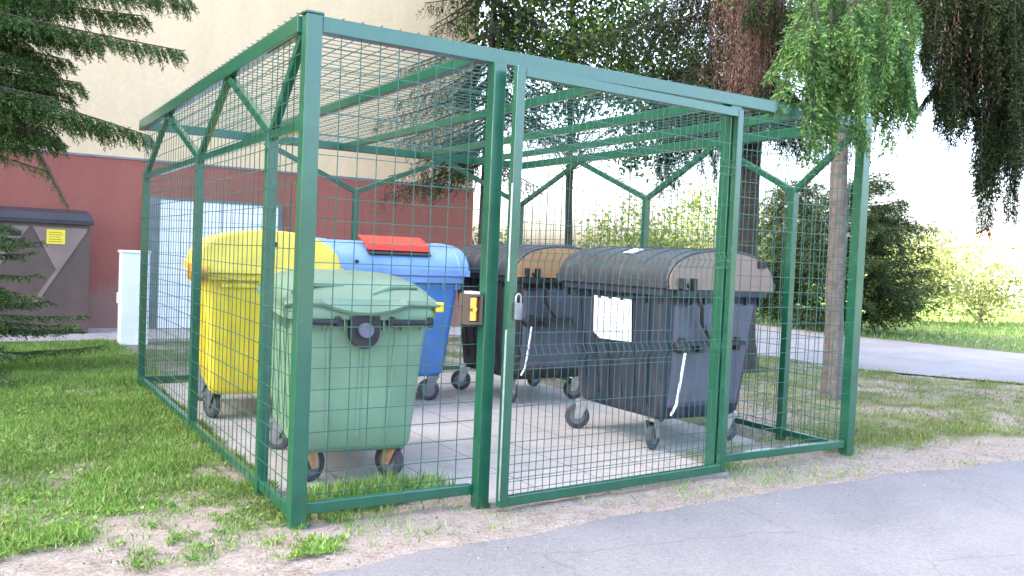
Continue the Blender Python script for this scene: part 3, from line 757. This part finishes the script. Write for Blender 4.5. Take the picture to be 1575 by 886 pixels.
for sx in (-1,1):
    t=MB(); t.box((sx*.27-.12,-.70,.955),(sx*.27+.12,-.66,.985)); t.box((sx*.27-.13,-.695,.94),(sx*.27-.10,-.60,1.0)); t.box((sx*.27+.10,-.695,.94),(sx*.27+.13,-.60,1.0)); t.build('handle',M['dark'],gb,bevel=.008)
t=MB(); n=14; pts=[(-.085,1.0),(.085,1.0),(.085,.93)]+[(.085*math.cos(R(-a)),.90+.085*math.sin(R(-a))) for a in range(0,181,15)]+[(-.085,.93)]
t.v=[(x,-.675,z) for x,z in pts]+[(x,-.56,z) for x,z in pts]; k=len(pts); t.f=[tuple(reversed(range(k))),tuple(range(k,2*k))]+[(i,(i+1)%k,k+(i+1)%k,k+i) for i in range(k)]
tr=t.build('trunnion_socket',M['dark'],gb)
MB().tube([(0,-.665,.925),(0,-.72,.925)],.042,16).build('trunnion_pin',solid('purple_grey',(.10,.095,.14),.4),tr,smooth=40)
MB().box((.42,-.66,1.03),(.475,-.58,1.085)).build('lid_clip',M['sticker'],gb,bevel=.006)
wheels(gb,.27,.43,[.6,2.2,2.5,.6],[M['rust'],M['rust'],M['grey_metal'],M['grey_metal']])

# ------------------------------------------------------------------ trees
def trunk_mesh(pts,r0,r1,m,parent,name='trunk',n=12):
    k=len(pts); b=MB(); P=[Vector(p) for p in pts]
    Q=[]
    for i in range(k-1):
        for j in range(6): Q.append(P[i].lerp(P[i+1],j/6))
    Q.append(P[-1])
    Q=[q+Vector((fbm(q.z,1,.7,3),fbm(q.z,2,.7,8),0))*.35*r0 for q in Q]
    rad=[r0+(r1-r0)*(i/(len(Q)-1))+(.5*r0*math.exp(-max(0,q.z-pts[0][2])/.18)) for i,q in enumerate(Q)]
    b.tube(Q,rad,n); return b.build(name,m,parent,smooth=60)

def spruce_bough(Lv,wood,p0,p1,sag,tw,spacing,droop,dens,nl,nw,taper=.45,wr=.02):
    """p0 root, p1 tip; twigs both sides, hanging by droop; needles on every twig"""
    p0=np.array(p0,float); p1=np.array(p1,float); ln=np.linalg.norm(p1-p0)
    n=14; T=np.linspace(0,1,n); S=p0+(p1-p0)*T[:,None]; S[:,2]+=-sag*4*T*(1-T)*.5+sag*.0
    wood.tube([tuple(s) for s in S],[wr*(1-.8*t)+.003 for t in T],6)
    ax=(p1-p0)/ln; side=np.cross(ax,[0,0,1.]); side/=np.linalg.norm(side)
    m=int(ln/spacing)
    for i in range(m):
        t=.08+.92*(i+rng.random())/m
        c=p0+(p1-p0)*t; c[2]+=-sag*2*t*(1-t)
        for sg in (-1,1):
            L=tw*(1-(1-taper)*t)*(.55+.7*rng.random())
            d=side*sg*(.9-.55*droop)+ax*(.55-.25*droop)+np.array([0,0,-droop*1.3-.08])+rng.normal(size=3)*.16
            d/=np.linalg.norm(d)
            k=max(4,int(L*dens)); u=np.linspace(.02,1,k)
            pts=c+d*(L*u)[:,None]; pts[:,2]-= (.25+.3*droop)*L*u**2*.5
            for_dirs=d+np.array([0,0,-.4*droop])
            rd=rnd_dirs(k); rd-= (rd@d)[:,None]*d*.6
            nd_=rd*.75+for_dirs*.65
            Lv.add(pts,nd_,rnd_dirs(k),nl*(.7+.6*rng.random(k)),nw)
            if rng.random()<.8 and L>.12:       # a forked side twig
                d2=d+side*sg*.3+rng.normal(size=3)*.35; d2/=np.linalg.norm(d2); o=c+d*L*.4; k2=k//2
                pts=o+d2*(L*.55*np.linspace(0,1,k2))[:,None]; rd=rnd_dirs(k2)
                Lv.add(pts,rd*.75+d2*.6,rnd_dirs(k2),nl*(.7+.6*rng.random(k2)),nw)

# left spruce, trunk outside the picture
t=thing('spruce_tree',(-3.0,6.3,0),0,'dark green spruce reaching in from the left edge over the lawn','tree')
trunk_mesh([(0,0,-.1),(.05,0,3),(0,.05,8)],.17,.05,M['bark'],t)
Lv=Leaves(); wd=MB()
o=np.array([3.0,-6.3,0])
def bl_(a,b_,*k): spruce_bough(Lv,wd,np.array(a)+o,np.array(b_)+o,*k)
arg=(.34,.022,.42,190,.036,.009,.55,.014)
bl_((-3.0,6.4,4.0),(.50,5.45,3.90),.10,*arg)
bl_((-3.0,6.3,3.95),(.10,5.75,3.72),.15,*arg)
bl_((-3.0,6.3,3.85),(.42,5.45,3.36),.10,*arg)
bl_((-2.9,6.3,3.7),(-.30,5.95,3.42),.10,*arg)
bl_((-3.0,6.3,3.35),(-.45,6.1,3.0),.12,*arg)
bl_((-3.0,6.3,3.15),(.17,5.60,2.46),-.10,*arg)
bl_((-3.0,6.3,3.0),(-.25,5.75,2.52),-.02,*arg)
bl_((-2.8,6.4,2.9),(-.62,6.2,2.40),.05,*arg)
bl_((-2.8,6.4,2.7),(-.75,6.1,2.05),.05,.22,.035,.3,150,.035,.0065)
bl_((-.95,6.2,2.5),(-.56,5.96,1.70),.02,.16,.03,.5,150,.035,.0065)
bl_((-3,6.5,3.4),(-.85,6.5,2.75),.1,*arg); bl_((-3,6.5,4.1),(-.5,6.3,3.95),.1,*arg)
bl_((-3,6.6,3.75),(-.8,6.4,3.25),.1,*arg)
for k in range(16):
    z=2.3+1.9*k/16; bl_((-2.6,6.3+.3*rng.normal(),z+.35),(-.95+.28*rng.random()+.1*(k%3),6.25+.25*rng.normal(),z),.08,*arg)
for k in range(22):
    a=rng.random()*6.28; z=4.4+k*.17; rr=2.2*(1-(k/26))
    bl_((-3,6.3,z),(-3+rr*math.cos(a),6.3+rr*math.sin(a),z-.5),.1,.35,.10,.3,60,.06,.014)
Lv.build('crown',M['needle_left'],t); wd.build('limb',M['bark'],t)
# low young conifer at the left edge
t=thing('young_spruce',(-1.3,5.9,0),0,'low bushy young spruce at the left edge before the brown cabinet','shrub')
trunk_mesh([(0,0,-.05),(0,0,1.3)],.03,.01,M['bark'],t)
Lv=Leaves(); wd=MB()
for k in range(44):
    a=rng.random()*6.28; z=.10+1.45*(k/44); rr=(1.05*(1-z/1.9)+.12)*(.7+.5*rng.random())
    spruce_bough(Lv,wd,(0,0,z),(rr*math.cos(a),rr*math.sin(a),z+.05-.12*rng.random()),.05,.16,.03,.15,170,.034,.009,.45,.006)
Lv.build('crown',M['needle_left'],t); wd.build('limb',M['bark'],t)

# deciduous tree with the slim straight trunk behind the cage
def leaf_crown(Lv,wood,base,blobs,n_cl,leaves,ll,lw,spread=.22,flat=.6):
    """blobs: (cx,cy,cz,rx,ry,rz); clusters on twigs that reach from the nearest trunk point"""
    vol=np.array([b[3]*b[4]*b[5] for b in blobs]); vol=vol/vol.sum()
    for k in range(n_cl):
        b=blobs[rng.choice(len(blobs),p=vol)]
        u=rnd_dirs(1)[0]*rng.random()**.42
        c=np.array(b[:3])+u*np.array(b[3:])
        n=rng.integers(int(leaves*.5),int(leaves*1.5)+1)
        P=c+rng.normal(size=(n,3))*np.array([spread,spread,spread*flat])
        Dd=rnd_dirs(n); Dd[:,2]-=.45
        Lv.add(P,Dd,rnd_dirs(n)+np.array([0,0,.8]),ll*(.6+.8*rng.random(n)),lw*(.6+.7*rng.random(n)))
        if wood and k%9==0:
            r0=np.array(base)+np.array([0,0,max(.5,(c[2]-base[2])*.62)])
            r0[2]=min(r0[2],c[2]-.1)
            m=(r0+c)/2+rng.normal(size=3)*.15
            wood.tube([tuple(r0),tuple(m),tuple(c)],[.014,.009,.003],5)
t=thing('leafy_tree',(8.0,9.0,0),0,'leafy tree with slim straight dark trunk seen through the gate','tree')
trunk_mesh([(0,0,-.1),(-.04,0,2),(-.12,0,4),(-.25,.05,8)],.085,.04,M['bark_dark'],t)
Lv=Leaves(); wd=MB()
leaf_crown(Lv,wd,(0,0,1.2),[(-.5,-1.2,4.9,2.3,1.6,1.1),(1.6,-.9,4.5,1.9,1.3,.9),(-.6,0,6.3,2.2,1.8,1.2),(-1.4,-.9,3.8,1.2,.8,.5),(1.0,-.6,3.6,1.3,.8,.45)],300,70,.10,.062,.24)
Lv.build('crown',M['leaf'],t); wd.build('limb',M['bark_dark'],t)
# spruce at the building corner
t=thing('spruce_tree',(5.75,8.3,0),0,'spruce with drooping boughs before the end of the building, behind the cage','tree')
trunk_mesh([(0,0,-.1),(0,0,3),(0,0,9)],.10,.03,M['bark_dark'],t)
Lv=Leaves(); wd=MB()
for k in range(64):
    a=rng.random()*6.28; z=2.5+3.6*(k/64); rr=(2.0-.18*(z-2.5))*(.6+.5*rng.random())
    if z<3.3: a=random.choice([3.0,3.4,3.9,4.4,2.7])+rng.normal()*.3; rr*=.8
    spruce_bough(Lv,wd,(0,0,z+.4),(rr*math.cos(a),rr*math.sin(a),z-.25),.1,.42,.085,.65,62,.06,.012)
Lv.build('crown',M['needle_dark'],t); wd.build('limb',M['bark_dark'],t)

# big spruce with dead hanging twigs, behind the right part of the roof
t=thing('spruce_tree',(7.2,3.9,0),0,'big dark trunked spruce with brown dead twigs hanging behind the roof edge','tree')
trunk_mesh([(0,0,-.1),(.02,0,3),(0,0,9)],.17,.08,M['bark_dark'],t)
Lv=Leaves(); wd=MB(); Ld=Leaves()
for k in range(80):
    a=rng.random()*6.28; z=3.1+3.0*(k/80); rr=(2.1)*(.45+.7*rng.random())
    spruce_bough(Lv,wd,(0,0,z+.5),(rr*math.cos(a),rr*math.sin(a),z-.1),.1,.55,.07,.8,60,.065,.014,.5,.010)
def hang3(root,tips,n,L0,L1,spread):
    for k in range(n):
        u=rng.random(); q0=np.array(root)-[7.2,3.9,0]; q1=np.array(tips)-[7.2,3.9,0]; c=q0+(q1-q0)*u+rng.normal(size=3)*[spread,spread,.1]; L=L0+(L1-L0)*rng.random()
        spruce_bough(Lv,wd,c,c+np.array([rng.normal()*.12,rng.normal()*.12,-L]),.02,.22,.035,.4,110,.045,.011,.45,.003)
wd.tube([(0,0,3.9),(-.6,.4,3.9),(-1.2,.7,3.5)],[.04,.025,.01],6)
hang3((7.0,4.1,3.9),(6.0,4.6,3.5),22,.5,1.15,.18)
hang3((7.0,4.4,3.6),(6.5,5.0,3.1),12,.4,.9,.15)
for k in range(520):                     # dead twig beards
    x=rng.normal()*.20-1.12; y=rng.normal()*.2-.85; z=3.2+1.6*rng.random(); Ln=.35+.55*rng.random(); m=26
    u=np.linspace(0,1,m); w=np.cumsum(rng.normal(size=(m,2))*.006,0)
    P=np.stack([x+w[:,0],y+w[:,1],z+.35-Ln*u],1)
    Dd=np.tile((0,0,-1.),(m,1))+rng.normal(size=(m,3))*.4
    Ld.add(P,Dd,rnd_dirs(m),.05,.006)
wd.tube([(0,0,4.3),(-.4,-.35,4.35),(-1.12,-.85,4.3)],[.05,.035,.02],7)
Lv.build('crown',M['needle_dark'],t); Ld.build('dead_twigs',M['twig_dead'],t); wd.build('limb',M['bark_dark'],t)

# spruce with the reddish trunk beside the cage; light green boughs hang over the corner
t=thing('spruce_tree',(6.49,1.92,0),0,'spruce with reddish bare trunk, light green boughs hanging over the cage corner','tree')
trunk_mesh([(0,0,-.1),(.03,.05,1.4),(.02,.08,3),(.05,.1,9)],.10,.08,M['bark_red'],t)
Lv=Leaves(); wd=MB(); o=np.array([6.49,1.92,0])
def hang(root,tips,n,L0,L1,lv=Lv,w_=wd,spread=.16):
    """a bough with curtain twigs hanging straight down along it"""
    root=np.array(root)-o; tips=np.array(tips)-o
    w_.tube([tuple(root),tuple((root+tips)/2+[0,0,.12]),tuple(tips)],[.02,.012,.005],6)
    for k in range(n):
        u=rng.random(); c=root+(tips-root)*u+rng.normal(size=3)*[spread,spread,.08]; L=L0+(L1-L0)*rng.random()
        spruce_bough(lv,w_,c,c+np.array([rng.normal()*.12,rng.normal()*.12,-L]),.02,.20,.026,.40,165,.038,.0115,.45,.003)
hang((6.3,1.9,4.4),(3.75,-.15,3.55),34,.4,1.0,spread=.2)
hang((4.05,.1,3.45),(3.62,-.25,3.15),20,.55,1.05,spread=.13)
hang((6.3,1.7,4.4),(5.2,.55,3.75),20,.55,1.05)
hang((5.6,.8,3.5),(5.3,.6,3.3),12,.4,.75,spread=.10)
for k in range(30):
    a=rng.random()*6.28; z=4.4+3.*(k/30); rr=1.7*(.5+.6*rng.random())
    spruce_bough(Lv,wd,(0,0,z+.3),(rr*math.cos(a),rr*math.sin(a),z-.2),.1,.45,.09,.7,60,.06,.014,.5,.007)
Lv.build('crown',M['needle_light'],t); wd.build('limb',M['bark_dark'],t)

# dark spruce at the right edge, trunk outside the picture
t=thing('spruce_tree',(9.2,.9,0),0,'dark spruce hanging long drooping boughs into the upper right corner','tree')
trunk_mesh([(0,0,-.1),(0,0,3),(0,0,9)],.16,.07,M['bark_dark'],t)
Lv=Leaves(); wd=MB(); o=np.array([9.2,.9,0]); Ld=Leaves()
def hang2(*a,**k): hang(*a,lv=Lv,w_=wd,**k)
hang2((8.8,.9,4.9),(6.3,.9,4.35),40,.6,1.3,spread=.2)
hang2((8.8,.9,4.7),(6.6,.6,4.2),42,.6,1.35,spread=.2)
hang2((8.8,.9,4.4),(6.9,.7,3.55),34,.5,1.0,spread=.2)
hang2((8.6,1.2,5.0),(6.2,1.25,4.3),30,.5,1.1,spread=.2)
hang2((8.8,.4,4.8),(7.3,.3,4.2),30,.6,1.3,spread=.2)
hang2((7.25,.75,3.3),(6.95,.65,2.9),14,.5,1.05,spread=.1)
hang2((8.8,.9,4.1),(7.25,.6,3.4),28,.6,1.3,spread=.16)
hang2((6.8,.95,3.6),(6.5,.95,3.2),9,.4,.85,spread=.07)
for k in range(90):
    x=6.9+rng.normal()*.4-9.2; y=.75+rng.normal()*.2-.9; z=3.3+1.2*rng.random(); m=24; u=np.linspace(0,1,m); w=np.cumsum(rng.normal(size=(m,2))*.006,0)
    Ld.add(np.stack([x+w[:,0],y+w[:,1],z-.6*u],1),np.tile((0,0,-1.),(m,1))+rng.normal(size=(m,3))*.4,rnd_dirs(m),.05,.006)
for k in range(30):
    a=rng.random()*6.28; z=4.6+3.*(k/30); rr=2.2*(.5+.6*rng.random())
    spruce_bough(Lv,wd,(0,0,z+.3),(rr*math.cos(a),rr*math.sin(a),z-.2),.1,.5,.13,.7,45,.07,.014)
Lv.build('crown',M['needle_dark'],t); Ld.build('dead_twigs',M['twig_dead'],t); wd.build('limb',M['bark_dark'],t)

# dark conifer bush beyond the far path
for cx_,cy_,cw_,lab in ((15.3,8.2,1.5,'dense dark conifer beyond the far path, right of the cage corner post'),(15.6,10.3,1.3,'narrow dark conifer beyond the far path, seen through the narrow mesh panel')):
  t=thing('conifer_bush',(cx_,cy_,0),0,lab,'bush')
  trunk_mesh([(0,0,-.1),(0,0,3.2)],.10,.03,M['bark_dark'],t)
  Lv=Leaves(); wd=MB()
  for k in range(105):
    a=rng.random()*6.28; z=.25+3.2*(k/105); rr=(cw_*math.sin(min(1,(1-z/3.9)*1.5)*1.57))*(.75+.35*rng.random())
    spruce_bough(Lv,wd,(0,0,z),(rr*math.cos(a),rr*math.sin(a),z+.15),.1,.5,.11,.3,48,.09,.024,.6,.012)
  Lv.build('crown',M['needle_bush'],t); wd.build('limb',M['bark_dark'],t)

# sunlit shrubs in the distance
def shrub(x,y,rx,rz,mat,label,n=120,ll=.12):
    t=thing('sunlit_shrub',(x,y,0),0,label,'shrub','sunlit shrubs in the distance')
    Lv=Leaves(); wd=MB()
    leaf_crown(Lv,wd,(0,0,0),[(0,0,rz*.62,rx,rx*.8,rz*.45),(rx*.4,0,rz*.4,rx*.7,rx*.6,rz*.38),(-rx*.45,.1,rz*.42,rx*.65,rx*.6,rz*.4)],n,34,ll,ll*.6,.24,.8)
    trunk_mesh([(0,0,-.1),(.05,0,rz*.5)],.06,.03,M['bark'],t)
    Lv.build('crown',mat,t); wd.build('limb',M['bark'],t)
shrub(20.8,10.6,1.5,2.1,M['leaf_gold'],'pale yellow green shrub just right of the dark conifer')
shrub(23.6,10.2,1.8,2.0,M['leaf_gold'],'yellowish rounded shrub at the right edge beyond the lawn')
shrub(26.5,14.0,2.4,3.0,M['leaf_sun'],'tall green shrub behind the yellowish shrubs on the lawn')
shrub(14.2,14.6,1.5,2.9,M['leaf_sun'],'yellow green shrub seen over the black containers through the gate')
shrub(16.8,14.6,1.6,3.4,M['leaf_sun'],'bright green shrub seen through the gate beside its right post')
shrub(18.4,13.2,1.3,3.2,M['leaf_sun'],'bright shrub seen through the narrow mesh panel right of the gate')
shrub(9.7,15.5,1.2,1.9,M['leaf_sun'],'small bright shrub just past the end of the building')
# far house
t=thing('far_house',(72,36,0),R(28),'small pale house with reddish roof far behind the shrubs','house')
MB().box((-5,-4,0),(5,4,3.6)).build('wall',M['white'],t)
b=MB(); b.v=[(-5.4,-4.5,3.61),(5.4,-4.5,3.61),(5.4,4.5,3.61),(-5.4,4.5,3.61),(-5.4,0,5.6),(5.4,0,5.6)]; b.f=[(3,2,1,0),(0,1,5,4),(2,3,4,5),(1,2,5),(3,0,4)]; b.build('roof',M['roof_far'],t)
for x in (-3,0,3): MB().box((x-.6,-4.06,1.2),(x+.6,-4.003,2.6)).build('window',M['glass_far'],t)

# ------------------------------------------------------------------ light
SUN_EL=R(36); az=Vector((-.7,.71,0)).normalized()
wd_=bpy.data.worlds.new('World'); scn.world=wd_; wd_.use_nodes=True
nt=wd_.node_tree; bg=nt.nodes['Background']; sk=nt.nodes.new('ShaderNodeTexSky'); sk.sky_type='NISHITA'
sk.sun_disc=False; sk.sun_elevation=SUN_EL; sk.sun_rotation=math.atan2(az.x,az.y); sk.air_density=.7; sk.dust_density=6.5; sk.ozone_density=.0
nt.links.new(sk.outputs[0],bg.inputs[0]); bg.inputs[1].default_value=.15
sl=bpy.data.lights.new('sun','SUN'); sl.energy=3.0; sl.angle=R(.5); sl.color=(1,.94,.84)
so=bpy.data.objects.new('sun',sl); COL.objects.link(so)
sd=Vector((az.x*math.cos(SUN_EL),az.y*math.cos(SUN_EL),math.sin(SUN_EL)))
so.rotation_euler=sd.to_track_quat('Z','Y').to_euler()

# ------------------------------------------------------------------ camera
yaw,pit,rol,f=0.55438973,-0.03751891,0.04265729,1337.9452
fw=Vector((math.sin(yaw)*math.cos(pit),math.cos(yaw)*math.cos(pit),math.sin(pit)))
r=Vector((math.cos(yaw),-math.sin(yaw),0)); u=r.cross(fw)
r2=r*math.cos(rol)+u*math.sin(rol); u2=-r*math.sin(rol)+u*math.cos(rol)
cd=bpy.data.cameras.new('camera'); cam=bpy.data.objects.new('camera',cd); COL.objects.link(cam)
mt=Matrix((r2,u2,-fw)).transposed().to_4x4(); mt.translation=(-1.37344,-4.15734,1.38297); cam.matrix_world=mt
cd.sensor_fit='HORIZONTAL'; cd.sensor_width=36; cd.lens=f/1575*36; cd.clip_start=.05; cd.clip_end=2000
scn.camera=cam
vs=scn.view_settings; vs.view_transform='Standard'; vs.look='None'; vs.gamma=1; vs.exposure=3.95
